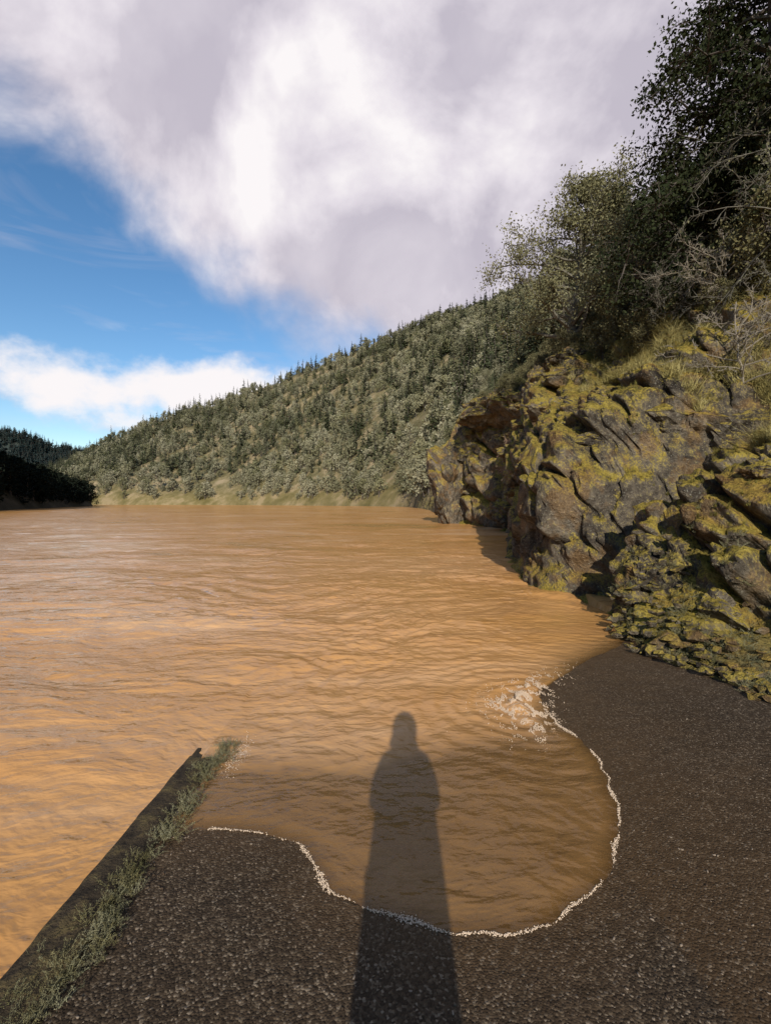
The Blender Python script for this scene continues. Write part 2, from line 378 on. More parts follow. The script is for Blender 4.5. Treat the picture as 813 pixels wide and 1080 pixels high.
def rock_set(name, items, noise=1.0, att=1.0, lib=hulls):
    Vs = []; Fs = []; o = 0
    for (c, s, k, seed) in items:
        V, F = lib[k % 9]; g = RS(seed); A = np.linalg.qr(g.normal(size=(3, 3)))[0]
        V = (V@A)*np.array(s)+np.array(c); m = float(np.mean(s))
        nn = V-np.array(c); nn /= np.linalg.norm(nn, axis=1)[:, None]
        if lib is hulls:
            b, cr_ = blocks(V, m*.8); b2, c2 = blocks(V+5, m*.3)
            dd = m*(.10*fbm(V/m/.9, 3, True)+.06*fbm(V/m*3.5, 3)+.32*b+.12*cr_+.12*b2+.05*c2)*noise
        else: dd = m*.15*fbm(V/m, 2)
        V = V+nn*dd[:, None]; Vs.append(V); Fs.append(F+o); o += len(V)
    V = np.concatenate(Vs); F = np.concatenate(Fs)
    return mesh_np(name, V, F, [HM], smooth=False, attrs={'rocky': np.full(len(V), att)})
items = []; g = RS(5)
ss = np.interp(np.linspace(5.0, 36, 70), RH.B[4:14, 1], np.arange(4, 14))
for i, s0 in enumerate(ss):
    yy = float(crom(RH.B, np.array([s0]))[0, 1]); k = np.interp(yy, [5, 12, 30], [.25, .42, 1.2])
    u0 = g.uniform(.1, 3.2)*np.interp(yy, [5, 30], [1, 1.6]); pt = surf(s0, u0)
    sc = k*g.uniform(.5, 1.5); items.append((pt+np.array([0, 0, -sc*.35]), (sc*g.uniform(.8, 1.5), sc*g.uniform(.8, 1.3), sc*g.uniform(.6, 1.1)), i, i+50))
items += [((4.25, 6.4, .6), (1.05, .8, 1.2), 1, 3), ((5.5, 6.0, 1.1), (1.3, 1.0, 1.3), 2, 4), ((3.7, 6.0, .0), (.5, .5, .6), 3, 9),
          ((3.6, 9.6, 1.5), (.9, 1.1, 1.9), 4, 6), ((4.6, 9.8, 2.8), (1.4, 1.1, 1.2), 5, 7), ((6.0, 8.8, 2.9), (1.5, 1.1, 1.0), 6, 8),
          ((3.4, 9.2, .1), (.6, .8, .7), 0, 19), ((4.8, 35, 3.0), (2.0, 2, 4.6), 8, 13), ((6.0, 34.5, 5.5), (2.0, 1.6, 2.6), 3, 14),
          ((8.6, 29.5, 7.8), (2.6, 3.6, 1.5), 7, 12), ((6.8, 32.0, 7.8), (2.2, 2.8, 1.2), 2, 44)]
rock_set('rock_outcrop', items)
items = []
for i in range(520):
    yy = g.uniform(1.5, 6.0); uq = abs(g.normal(.1, .4)); sc = g.uniform(.018, .075)*(1+(g.rand() < .08)*1.2)
    pt = surf(float(np.interp(yy, RH.B[3:8, 1], np.arange(3, 8))), max(0, uq)); items.append((pt+np.array([g.normal(0, .07)-.10, 0, sc*.35]), (sc*1.3, sc, sc*.7), i, i+400))
rock_set('rubble', items, 1, .9, small)

# ------------------------------------------------------------------ ramp, shoreline, water
def ysh(x): return np.interp(x, [-1.3, 0, 1.0, 1.4, 1.8, 2.65, 3.2], [2.6, 2.6, 3.0, 3.75, 4.4, 5.15, 5.8])
def rampz(x, y):
    t = ysh(x)-y; return np.where(t > 0, .05*t, .10*t)
SH = np.array([(-1.15, 2.14), (-.862, 2.194), (-.715, 2.19), (-.522, 2.15), (-.369, 2.05), (-.259, 1.873), (-.135, 1.778), (.048, 1.707), (.216, 1.634), (.384, 1.624), (.565, 1.659),
               (.74, 1.745), (.892, 1.873), (1.039, 2.048), (1.155, 2.259), (1.25, 2.56), (1.295, 2.844), (1.264, 3.135), (1.235, 3.34), (1.26, 3.572), (1.34, 3.938), (1.74, 4.315), (2.2, 4.75), (2.65, 5.12), (3.2, 5.9)])
s = np.linspace(0, len(SH)-1.001, 500); SL = crom(SH, s)
wob = np.stack([fbm(np.stack([SL[:, 0]*5, SL[:, 1]*5, SL[:, 0]*0], 1), 4), fbm(np.stack([SL[:, 0]*5, SL[:, 1]*5, SL[:, 0]*0+7], 1), 4)], 1)
SL = SL+wob*.045
PG = np.concatenate([SL, [(3.2, 60), (-60, 60), (-60, -60), (-1.15, -60)]])
def sdist(X, Y):
    d = np.full(X.shape, 1e9); a = SL[:-1]
    for k in range(0, len(a), 2):
        k2 = min(k+2, len(SL)-1); p = SL[k]; v = SL[k2]-p; l = v@v
        t = np.clip(((X-p[0])*v[0]+(Y-p[1])*v[1])/l, 0, 1); d = np.minimum(d, (X-p[0]-t*v[0])**2+(Y-p[1]-t*v[1])**2)
    ins = np.zeros(X.shape, bool); n = len(PG)
    for k in range(n):
        x1, y1 = PG[k]; x2, y2 = PG[(k+1) % n]
        if y1 == y2: continue
        c = ((y1 > Y) != (y2 > Y)) & (X < (x2-x1)*(Y-y1)/(y2-y1)+x1); ins ^= c
    return np.sqrt(d)*np.where(ins, 1, -1)
def grow_steps(a, b, s0, k):
    o = [a]; s_ = s0
    while o[-1] < b: o.append(o[-1]+s_); s_ *= k
    return np.array(o)
xs = np.concatenate([-(grow_steps(1.3, 900, .022, 1.03))[::-1], np.arange(-1.28, 3.3, .02), grow_steps(3.3, 60, .03, 1.08)])
ys = np.concatenate([-(grow_steps(-1.45, 80, .03, 1.12))[::-1], np.arange(1.47, 5.6, .02), grow_steps(5.6, 760, .022, 1.015)])
X, Y = np.meshgrid(xs, ys, indexing='ij'); X = X.ravel(); Y = Y.ravel()
near = (Y < 9) & (X > -1.2) & (X < 3.4)
sd = np.full(X.shape, 3.0); sd[near] = sdist(X[near], Y[near])
left = (X <= -1.15)
damp = np.clip(np.minimum(np.abs(sd), 3)/1.8, .0, 1)**1.1; damp = np.where(left & (Y < 4), np.clip(.3+(-1.15-X)*.3, 0, 1), damp)
fd = np.clip(25/np.maximum(Y, 1), .0, 1)
sw = np.stack([fbm(np.stack([X/4, Y/4, X*0+5], 1), 2), fbm(np.stack([X/4, Y/4, X*0+15], 1), 2)], 1)*1.8
XX = X+sw[:, 0]; YY = Y+sw[:, 1]
w = .08*fbm(np.stack([XX/3.0, YY/2.0, X*0], 1), 2)+.05*fbm(np.stack([XX/1.1+YY*.35, YY/.6, X*0+3], 1), 3)*fd+.020*fbm(np.stack([XX/.34, YY/.22, X*0+8], 1), 3, True)*np.clip(9/np.maximum(Y, 1), 0, 1)
w = w*damp
rr = np.hypot(X-1.15, Y-3.6)
rip = .006*np.sin(rr*2*np.pi/.15+3.5*fbm(np.stack([X*2, Y*2, X*0], 1), 2))*np.exp(-rr/1.0)*np.clip(sd/.15, 0, 1)
rp2 = .0045*fbm(np.stack([X/.16, Y/.08, X*0+1], 1), 3)*np.clip(sd/.2, 0, 1)
crx = [2.9, 3.3, 3.6, 4.0, 4.5]; crv = [1.13, 1.06, 1.03, 1.28, 1.8]
cr = np.interp(Y, crx, crv)
crest = .045*np.exp(-((X-cr)/.07)**2)*np.exp(-((Y-3.55)/.36)**2)*(1+.8*fbm(np.stack([X*9, Y*9, X*0], 1), 3))
z = w+rip+rp2+crest*np.clip(sd/.08, 0, 1)
rzv = rampz(X, Y)
film = rzv+np.clip(.12*sd, -.05, .010)+np.clip(rip*.6+rp2, -.004, .006)*(sd > 0.03)
z = np.where(near, np.where(sd > 0, np.maximum(z, film), film), z)
z = np.where(near & (X < -1.1) & (sd < 0), -.02, z)
z = np.where(left & (Y < 3.1) & (X > -1.4), np.minimum(z, .0), z)
depth = np.where(near & (X > -1.15), np.clip(z-rzv, 0, 1), 1.0)
depth = np.where(near, np.maximum(depth, np.clip(Y-2.95, 0, 9)*.12*np.clip((-.55-X)/.5, 0, 1)), depth)
a = M('muddy_water'); p = a.pos()
st1 = a.scale(p, (1.0, 1.7, 1.)); n1 = a.noise(st1, 1.3, 4, .55, .6); n2 = a.noise(st1, 9, 3, .5, .3); nb = a.noise(a.scale(p, (.22, .6, 1)), .3, 5, .62, 1.4)
dp = a.attr('depth'); op = a.math('SUBTRACT', 1., a.math('POWER', 2.718, a.math('MULTIPLY', dp, -38.)))
op = a.math('ADD', a.math('MULTIPLY', op, .80), .20, clamp=True)
c = a.ramp(nb, [(.34, (.37, .205, .06)), (.44, (.50, .255, .082)), (.54, (.53, .285, .11)), (.66, (.60, .37, .19))])
c = a.mix(a.math('MULTIPLY', a.math('SUBTRACT', n1, .45), 1.3, clamp=True), c, (.40, .185, .052))
c = a.mix(op, (.33, .185, .065), c)
fo = a.math('MULTIPLY', a.attr('foam'), a.math('MULTIPLY', a.math('SUBTRACT', a.noise(p, 38, 4, .7, 1.), .5), 9., clamp=True))
c = a.mix(fo, c, (.70, .58, .44))
nr = a.bump(a.math('ADD', n1, a.math('MULTIPLY', n2, .2)), .5, .11)
df = a.n('ShaderNodeBsdfDiffuse'); a.l(c, df.inputs[0]); a.l(nr, df.inputs['Normal'])
tr = a.n('ShaderNodeBsdfTransparent'); tr.inputs[0].default_value = (.85, .70, .48, 1)
m1 = a.n('ShaderNodeMixShader'); a.l(a.math('MAXIMUM', op, fo), m1.inputs[0]); a.l(tr.outputs[0], m1.inputs[1]); a.l(df.outputs[0], m1.inputs[2])
gl = a.n('ShaderNodeBsdfGlossy'); gl.inputs['Roughness'].default_value = .05; gl.inputs['Color'].default_value = (1, .93, .88, 1); a.l(nr, gl.inputs['Normal'])
fr = a.n('ShaderNodeFresnel'); fr.inputs[0].default_value = 1.33; a.l(nr, fr.inputs['Normal'])
m2 = a.n('ShaderNodeMixShader'); a.l(a.math('MINIMUM', a.math('MULTIPLY', fr.outputs[0], .9), .42), m2.inputs[0]); a.l(m1.outputs[0], m2.inputs[1]); a.l(gl.outputs[0], m2.inputs[2]); a.l(m2.outputs[0], a.out.inputs[0])
foam = np.clip(crest/.035, 0, 1)*(sd > 0)
foam = np.maximum(foam, np.exp(-((X+.92)/.05)**2-((Y-2.85)/.12)**2)*.6)
foam = np.maximum(foam, np.exp(-(np.abs(sd)/.012)**2)*near*.3*(Y < 4.0))
mesh_np('river_water', np.stack([X, Y, z], 1), grid_faces(len(xs), len(ys)), [a.m], attrs={'depth': depth, 'foam': foam})

a = M('ramp_concrete'); p = a.pos()
v1 = a.vor(p, 125, 'Color'); sp = a.n('ShaderNodeSeparateColor'); a.l(v1, sp.inputs[0])
peb = a.ramp(sp.outputs[0], [(.0, (.014, .010, .006)), (.4, (.042, .029, .018)), (.75, (.085, .060, .037)), (.92, (.17, .13, .085)), (1., (.34, .27, .19))])
n = a.noise(p, 1.1, 6, .6); mud = a.ramp(n, [(.35, (.032, .022, .013)), (.65, (.072, .048, .028))])
c = a.mix(.6, mud, peb)
wet = a.attr('wet'); c = a.mix(a.math('MULTIPLY', wet, .5), c, (.085, .047, .018))
vd = a.vor(p, 125)
nr = a.bump(a.math('MULTIPLY', vd, -1.), .6, .006, a.bump(a.noise(p, 7, 5), .6, .03))
ro = a.math('SUBTRACT', .85, a.math('MULTIPLY', wet, .35))
a.pbr(c, ro, nr, .14)
gx = np.arange(-1.2, 3.41, .03); gy = np.concatenate([np.arange(-30, 0, .5), np.arange(0, 9, .03)])
X2, Y2 = np.meshgrid(gx, gy, indexing='ij'); X2 = X2.ravel(); Y2 = Y2.ravel()
sdr = sdist(X2, Y2); wetw = np.where(X2 > 1.0, 1.3, .3); wetv = np.clip(1+sdr/wetw+.3*fbm(np.stack([X2*2, Y2*2, X2*0], 1), 3), 0, 1)
zr = rampz(X2, Y2)+.004*fbm(np.stack([X2*3, Y2*3, X2*0], 1), 3)*np.clip(-sdr/.2, 0, 1)
mesh_np('boat_ramp', np.stack([X2, Y2, zr], 1), grid_faces(len(gx), len(gy)), [a.m], attrs={'wet': wetv})

# kerb of the ramp
a = M('mossy_kerb'); p = a.pos(); n = a.noise(p, 9, 6, .65); n2 = a.noise(p, 60, 4)
c = a.ramp(n, [(.35, (.022, .016, .010)), (.5, (.05, .036, .02)), (.62, (.095, .07, .03)), (.75, (.16, .13, .05))])
a.pbr(c, .85, a.bump(a.math('ADD', n, a.math('MULTIPLY', n2, .3)), .9, .04), .2)
ky = np.arange(-12, 3.4, .03); prof = np.array([(-1.25, -.8), (-1.245, .0), (-1.23, .02), (-1.2, .025), (-1.16, .025), (-1.1, .023), (-1.06, .018), (-1.045, .003), (-1.04, -.1)])
V = []
for yy in ky:
    e = np.clip((3.35-yy)/.75, 0, 1); rz0 = max(float(rampz(np.array(-1.1), np.array(yy))), .004)
    for (px, pz) in prof: V.append((px, yy, (rz0+pz)*e-.035*(1-e) if pz > -.5 else -.8))
V = np.array(V); nn = fbm(V*np.array([14, 7, 14]), 3)[:, None]; V += np.array([1.4, 0, .9])*nn*.018
mesh_np('ramp_kerb', V, grid_faces(len(ky), len(prof))[:, ::-1].copy(), [a.m])

# foam beads
bm = bmesh.new(); bmesh.ops.create_icosphere(bm, subdivisions=2, radius=1.0); me = bpy.data.meshes.new('bubble'); bm.to_mesh(me); bm.free()
for pl in me.polygons: pl.use_smooth = True
a = M('foam_bubble'); a.pbr((.58, .45, .32), .3, None, .5); me.materials.append(a.m)
bub = bpy.data.objects.new('bubble', me); fc = templates('foam_parts', [bub])
g = RS(21); pts = []; sc = []
arc = np.concatenate([[0], np.cumsum(np.linalg.norm(np.diff(SL, axis=0), axis=1))])
dens = fbm(np.stack([SL[:, 0]*5, SL[:, 1]*5, SL[:, 0]*0+3], 1), 3)
tmax = np.interp(3.4, SL[250:, 1], arc[250:])
for _ in range(7500):
    t = g.uniform(.3, tmax); x = np.interp(t, arc, SL[:, 0]); yv = np.interp(t, arc, SL[:, 1]); dn = np.interp(t, arc, dens)
    if g.rand() > .42+1.5*dn: continue
    wd = .003+.014*max(0, dn+.05)
    pts.append((x+g.normal(0, wd), yv+g.normal(0, wd), float(rampz(np.array(x), np.array(yv)))+.003)); sc.append(g.uniform(.0008, .0025)*(1+.5*(g.rand() < .06)))
fb = RS(5).normal(size=(20000, 4)); yv = 3.56+.30*fb[:, 0]; x = np.interp(yv, crx, crv)+.065*fb[:, 1]*(1+.9*np.abs(fb[:, 3]))
k = fbm(np.stack([x*14, yv*8, x*0], 1), 3) > .07; x = x[k]; yv = yv[k]; f3 = fb[k, 2]
hz_ = .045*np.exp(-((x-np.interp(yv, crx, crv))/.07)**2)*np.exp(-((yv-3.55)/.36)**2)
pts = np.concatenate([np.array(pts), np.stack([x, yv, hz_+.003+np.abs(f3)*.006], 1)]); sc = np.concatenate([sc, g.uniform(.001, .0034, len(x))])
p3 = np.stack([-.93+g.normal(0, .035, 260), 2.85+g.normal(0, .12, 260), .006+np.abs(g.normal(0, .004, 260))], 1)
pts = np.concatenate([pts, p3]); sc = np.concatenate([sc, g.uniform(.001, .0027, 260)])
instancer('foam_line', pts, sc, rz(len(pts), 1), fc, 1)

# pebbles on the ramp
pebs = []
for i in range(4):
    V, F = small[i]; pm = simple('pebble_%d' % i, [(.045, .03, .018), (.11, .08, .05), (.23, .18, .13), (.07, .045, .025)][i]); o = mesh_np('pebble_%d' % i, V*np.array([1.2, 1, .6]), F, [pm], link=False); pebs.append(o)
pc = templates('pebble_parts', pebs)
n = 20000; x = g.uniform(-1.0, 3.3, n); yv = g.uniform(.3, 5.6, n)**1.0; sdp = sdist(x, yv); k = (sdp < .02) & (fbm(np.stack([x*1.5, yv*1.5, x*0], 1), 3)+.3*g.normal(size=n) > -.15); x = x[k]; yv = yv[k]
instancer('loose_gravel', np.stack([x, yv, rampz(x, yv)+.001], 1), .0014+.0055*g.rand(len(x))**6+.001*g.rand(len(x)), rz(len(x), 2), pc, 4)

# ------------------------------------------------------------------ grasses and weeds
def tuft(seed, n, h, w, spread, bend=.5, seg=3):
    g = RS(seed); V = []; F = []; o = 0
    for _ in range(n):
        az = g.rand()*6.28; d = np.array([math.cos(az), math.sin(az), 0]); b = np.array([-d[1], d[0], 0]); hh = h*g.uniform(.5, 1.2); root = g.normal(0, spread, 3); root[2] = -.02*h; bd = bend*g.uniform(.2, 1.5)
        for k in range(seg+1):
            t = k/seg; c = root+d*hh*bd*t*t+np.array([0, 0, hh*t*(1-.35*bd*t)]); ww = w*(1-t*.9); V += [c-b*ww, c+b*ww]
        for k in range(seg): F.append([o+2*k, o+2*k+1, o+2*k+3, o+2*k+2])
        o += 2*(seg+1)
    return np.array(V), np.array(F), np.zeros(len(F), int)
def weed(seed, h, n):
    g = RS(seed); S = []; C = []
    for _ in range(7):
        az = g.rand()*6.28; d = np.array([math.cos(az)*.9, math.sin(az)*.9, .8]); p = g.normal(0, h*.15, 3)*np.array([1, 1, 0])
        for k in range(4):
            p2 = p+(d+g.normal(0, .3, 3))*h/5; S.append((p, p2)); p = p2
            C += [p+g.normal(0, h*.05, 3) for _ in range(n)]
    v, f = tubes([s[0] for s in S], [s[1] for s in S], [h*.014]*len(S), [h*.009]*len(S), 3); v2, f2 = leafq(np.array(C), h*.10*g.uniform(.5, 1.3, len(C)), g, .4, .5)
    return cat([(v, f, 0), (v2, f2, 0)])
wd = templates('weed_parts', [T('weed_%d' % i, weed(i, 1., 8), [weed_m]) for i in range(3)])
gt = templates('grass_parts', [T('grass_%d' % i, tuft(i, 40, 1., .02, .12, .6), [grass_m]) for i in range(3)])
dg = templates('drygrass_parts', [T('dgrass_%d' % i, tuft(i+9, 70, 1., .012, .15, 1.1), [drygrass_m]) for i in range(3)])
n = 600; yv = g.uniform(.6, 3.0, n); kp = fbm(np.stack([yv*5, yv*0, yv*0], 1), 2) > -.2; yv = yv[kp]; n = len(yv); x = -1.04+g.normal(0, .04, n)+.02*np.sin(yv*9)
instancer('kerb_weeds', np.stack([x, yv, np.maximum(rampz(x, yv), 0)+.012], 1), g.uniform(.015, .055, n), rz(n, 3, .4), wd, 3)
n = 700; yv = g.uniform(1.5, 6.2, n); uq = np.abs(g.normal(.1, .5, n)); s5 = np.interp(yv, RH.B[3:8, 1], np.arange(3, 8))
instancer('bank_weeds', surf(s5, uq)+np.array([-.04, 0, 0]), g.uniform(.03, .10, n), rz(n, 4, .3), wd, 3)
def hillpts(H, n, s0, s1, u0, u1, seed, upow=1.0):
    g = RS(seed); s = g.uniform(s0, s1, n); u = u0+(u1-u0)*g.rand(n)**upow
    p = surf(s, u) if H is RH else H(s, u)[0]; return p, u, s
p, u, s = hillpts(RH, 11000, 5, 11, .8, 9, 31, .8)
k = fbm(p/.9, 3) > .05
instancer('moss_grass', p[k], RS(1).uniform(.03, .10, k.sum()), rz(k.sum(), 5, .4), gt, 3)
p, u, s = hillpts(RH, 8000, 4, 11.5, 2.6, 10, 32)
k = fbm(p/2.0+5, 2) > -.08
instancer('dry_grass', p[k]-np.array([0, 0, .03]), RS(2).uniform(.12, .42, k.sum()), rz(k.sum(), 6, .45), dg, 3)

# ------------------------------------------------------------------ forest
midT = [T('mid_oak_%d' % i, grow(60+i, 8, 3.3, .2, 22, 4, 1, 3600, .3, .4, rise=.6), [bark, forest_leaf]) for i in range(3)]
midT += [T('mid_zfir_%d' % i, conifer(80+i, 12, 2.4, 30, 11, 5), [bark, conifer_leaf]) for i in range(2)]
farT = [T('far_oak_%d' % i, grow(160+i, 8, 3.4, .15, 12, 1, 0, 420, .8, .5, rise=.6), [bark, forest_leaf]) for i in range(4)]
farF = [T('far_zfir_%d' % i, conifer(180+i, 14, 2.6, 16, 7, 2), [bark, conifer_leaf]) for i in range(3)]
midC = templates('mid_tree_parts', midT); farC = templates('far_oak_parts', farT); firC = templates('far_fir_parts', farF)
p, u, s = hillpts(RH, 1300, 10.6, 15.6, 6, 150, 41, .75)
k = (u > 7+RS(3).rand(len(u))*4); p = p[k]
instancer('woodland', p, RS(4).uniform(.45, 1.0, len(p)), rz(len(p), 7), midC, 5, 2)
shC = templates('shrub_parts', [T('shrub_%d' % i, grow(260+i, 8, 4.5, .05, 20, 4, 1, 3600, .34, .45, rise=.6), [bark, shrub_leaf]) for i in range(2)])
p, u, s = hillpts(RH, 850, 7.5, 14, 3, 14, 42); k = u > np.interp(s, [7, 10, 14], [5.4, 3.4, 3]); p = p[k]
instancer('shrubs', p-np.array([0, 0, .1]), RS(5).uniform(.07, .22, len(p)), rz(len(p), 8, .2), shC, 2, 3)
def forest(name, H, n, s0, s1, u0, fmax, coll, k, seed, sr, thr=-.35, pw=1.):
    g = RS(seed); s = g.uniform(s0, s1, n); _, _, L = H(s, np.ones(n)); u = u0+(L*fmax-u0)*g.rand(n); p, _, _ = H(s, u)
    m = fbm(p/np.array([28, 28, 28.]), 3)+np.clip((u-u0)/80, 0, .2) > thr+g.normal(0, .08, n); p = p[m]
    return instancer(name, p-np.array([0, 0, .3]), sr[0]+(sr[1]-sr[0])*g.rand(len(p))**pw, rz(len(p), seed+1), coll, k, seed)
forest('distant_oak_forest', RH, 6200, 15.3, 22.5, 3, 1.05, farC, 4, 51, (.35, 1.2), .03, 1.5)
forest('distant_fir_forest', RH, 3200, 14.5, 22.5, 30, 1.05, firC, 3, 52, (.4, 1.3), .12, 1.4)
forest('hillside_forest', RH, 1500, 9, 15.4, 100, 1.03, farC, 4, 53, (.6, 1.1))
shT = templates('shade_tree_parts', [T('sh_%d' % i, grow(360+i, 8, 3.4, .1, 12, 1, 0, 500, .8, .55), [bark, painted_shade_leaf]) for i in range(3)])
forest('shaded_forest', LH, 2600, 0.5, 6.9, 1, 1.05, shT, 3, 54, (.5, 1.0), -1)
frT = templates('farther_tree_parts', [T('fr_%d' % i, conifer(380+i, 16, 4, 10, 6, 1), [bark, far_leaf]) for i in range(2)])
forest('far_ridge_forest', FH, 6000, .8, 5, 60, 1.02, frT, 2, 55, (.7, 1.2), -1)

# ------------------------------------------------------------------ individual near trees
def hz(x, y):
    q = HPOS.reshape(-1, 3); q = q[(q[:, 1] < 60)]; i = np.argmin((q[:, 0]-x)**2+(q[:, 1]-y)**2); return float(q[i, 2])
T('oak_tree', grow(1, 7.6, 3.6, .10, 36, 6, 2, 30000, .10, .2, rise=.7), [lichen_bark, oak_leaf], (8.0, 20, hz(8, 20)-.3))
T('oak_tree.001', grow(2, 6.0, 2.8, .12, 28, 6, 2, 18000, .10, .2, rise=.7), [lichen_bark, oak_leaf], (11.0, 21, hz(11, 21)-.3))
T('oak_tree.002', grow(3, 4.4, 2.2, .12, 26, 6, 2, 13000, .09, .18, rise=.7), [lichen_bark, oak_leaf], (9.0, 16.5, hz(9, 16.5)-.3))
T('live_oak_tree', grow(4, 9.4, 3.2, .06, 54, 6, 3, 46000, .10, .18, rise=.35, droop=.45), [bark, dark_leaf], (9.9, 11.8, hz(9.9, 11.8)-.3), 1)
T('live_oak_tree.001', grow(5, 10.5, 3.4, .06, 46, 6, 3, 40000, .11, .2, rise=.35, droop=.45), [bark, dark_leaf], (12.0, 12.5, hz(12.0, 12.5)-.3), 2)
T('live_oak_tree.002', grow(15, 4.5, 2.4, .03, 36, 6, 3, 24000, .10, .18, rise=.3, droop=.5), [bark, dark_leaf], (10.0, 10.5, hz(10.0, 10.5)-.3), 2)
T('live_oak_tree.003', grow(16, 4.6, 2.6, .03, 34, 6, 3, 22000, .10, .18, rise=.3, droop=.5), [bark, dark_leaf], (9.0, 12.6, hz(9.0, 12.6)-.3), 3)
T('bare_tree', grow(6, 4.6, 2.2, .15, 26, 6, 3, 900, .05, .05, tr=.010, rise=.5, droop=.3, lean=(-.2, -.1)), [lichen_bark, oak_leaf], (9.3, 9.8, hz(9.3, 9.8)-.3))
T('bare_tree.001', grow(7, 3.2, 1.8, .1, 24, 6, 3, 600, .05, .05, tr=.008, rise=.3, droop=.5, lean=(-.4, -.1)), [lichen_bark, oak_leaf], (8.2, 8.8, hz(8.2, 8.8)-.3))
T('dead_shrub', grow(8, 1.6, 1.2, .02, 24, 6, 3, 0, tr=.006, rise=.5), [twig, twig], (6.6, 8.4, hz(6.6, 8.4)-.1))
T('dead_shrub.001', grow(9, 2.2, 1.3, .02, 26, 6, 3, 0, tr=.006, rise=.6), [red_twig, red_twig], (6.2, 22, 2.6))
T('dead_shrub.002', grow(10, 1.8, 1.3, .02, 24, 6, 3, 0, tr=.006, rise=.6), [twig, twig], (7.6, 10.2, hz(7.6, 10.2)-.2))
T('dead_shrub.003', grow(12, 1.3, 1.1, .02, 30, 6, 3, 0, tr=.005, rise=.6), [lichen_bark, twig], (7.3, 12.0, hz(7.3, 12.0)-.1))

# ------------------------------------------------------------------ ground sheet and land behind
a = M('earth'); p = a.pos(); a.pbr(a.ramp(a.noise(p, .5, 6), [(.3, (.09, .08, .04)), (.7, (.17, .13, .08))]), .9)
mesh_np('ground', [(-6000, -6000, -3), (6000, -6000, -3), (6000, 6000, -3), (-6000, 6000, -3)], [[0, 1, 2, 3]], [a.m])
gx = np.linspace(-90, 12, 100); gy = np.linspace(-120, -7, 80); X3, Y3 = np.meshgrid(gx, gy, indexing='ij'); X3 = X3.ravel(); Y3 = Y3.ravel()
onr = np.clip((np.abs(X3-.9)-2.6)/3, 0, 1)
z3 = -.6+(-7-Y3)*.05*1.15+fbm(np.stack([X3/8, Y3/8, X3*0], 1), 3)*.6*onr+.35*onr-(1-onr)*.3
mesh_np('river_bank', np.stack([X3, Y3, z3], 1), grid_faces(100, 80), [a.m])

# ------------------------------------------------------------------ photographer
per = bpy.data.objects.new('person', None); COL.objects.link(per)
g0 = float(rampz(np.array(0.), np.array(-.27))); per.location = (-.004, -.27, g0)
coatm = simple('coat_cloth', (.04, .045, .06)); trm = simple('trouser_cloth', (.05, .05, .06)); skm = simple('skin', (.5, .3, .22), .55); hrm = simple('hair', (.05, .03, .02), .6); shm = simple('boot_leather', (.03, .025, .02), .5)
def skin(name, verts, edges, mat, root=0, sub=2):
    me = bpy.data.meshes.new(name); me.from_pydata([v[:3] for v in verts], edges, []); me.materials.append(mat)
    ob = bpy.data.objects.new(name, me); COL.objects.link(ob); ob.parent = per
    ob.modifiers.new('skin', 'SKIN'); ob.modifiers.new('sub', 'SUBSURF').levels = sub; ob.modifiers['sub'].render_levels = sub
    ob.modifiers['skin'].use_smooth_shade = True
    for i, v in enumerate(verts):
        r = v[3]; me.skin_vertices[0].data[i].radius = r if isinstance(r, tuple) else (r, r); me.skin_vertices[0].data[i].use_root = (i == root)
    return ob
vb = [(0, 0, .93, (.15, .11)), (0, 0, 1.08, (.145, .11)), (0, 0, 1.25, (.15, .11)), (0, .0, 1.37, (.115, .09)), (0, .01, 1.46, .07)]
eb = [(0, 1), (1, 2), (2, 3), (3, 4)]
for sgn in (-1, 1):
    k = len(vb); vb += [(sgn*.115, 0, 1.36, .058), (sgn*.14, .04, 1.27, .053), (sgn*.148, .10, 1.12, .046), (sgn*.115, .16, 1.24, .040), (sgn*.083, .20, 1.345, .030)]
    eb += [(3, k), (k, k+1), (k+1, k+2), (k+2, k+3), (k+3, k+4)]
skin('jacket', vb, eb, coatm)
vl = [(0, 0, .93, (.14, .11))]; el_ = []
for sgn in (-1, 1):
    k = len(vl); vl += [(sgn*.09, 0, .84, .088), (sgn*.1, .01, .48, .062), (sgn*.1, -.01, .3, .056), (sgn*.1, 0, .09, .042)]; el_ += [(0, k), (k, k+1), (k+1, k+2), (k+2, k+3)]
skin('trousers', vl, el_, trm)
for sgn in (-1, 1):
    skin('boot_%s' % ('l' if sgn < 0 else 'r'), [(sgn*.1, -.03, .05, .045), (sgn*.1, .06, .045, .045), (sgn*.105, .15, .035, .036), (sgn*.1, -.01, .16, .05)], [(0, 1), (1, 2), (0, 3)], shm)
    w = sgn; vh = [(w*.083, .20, 1.35, .026), (w*.066, .215, 1.385, (.03, .017)), (w*.056, .225, 1.42, (.032, .014))]; eh = [(0, 1), (1, 2)]
    for j, (dz, ln) in enumerate([(.0, .8), (.02, .95), (.038, 1.), (.055, .9)]):
        k = len(vh); zb = 1.405+dz
        vh += [(w*.052, .232, zb, .009), (w*.05, .252, zb+.006, .0085), (w*(.04-.004*j), .258, zb+.008, .008), (w*(.04-.028*ln), .259, zb+.008, .007)]
        eh += [(2, k), (k, k+1), (k+1, k+2), (k+2, k+3)]
    k = len(vh); vh += [(w*.05, .212, 1.40, .0105), (w*.042, .222, 1.43, .0095), (w*.028, .234, 1.45, .008)]; eh += [(1, k), (k, k+1), (k+1, k+2)]
    skin('hand_%s' % ('l' if sgn < 0 else 'r'), vh, eh, skm)
rings = [(1.2, .148, .108), (1.1, .15, .11), (1.0, .155, .12), (.9, .158, .13), (.75, .160, .138), (.6, .165, .145), (.45, .17, .15)]
V = []; na_ = 32
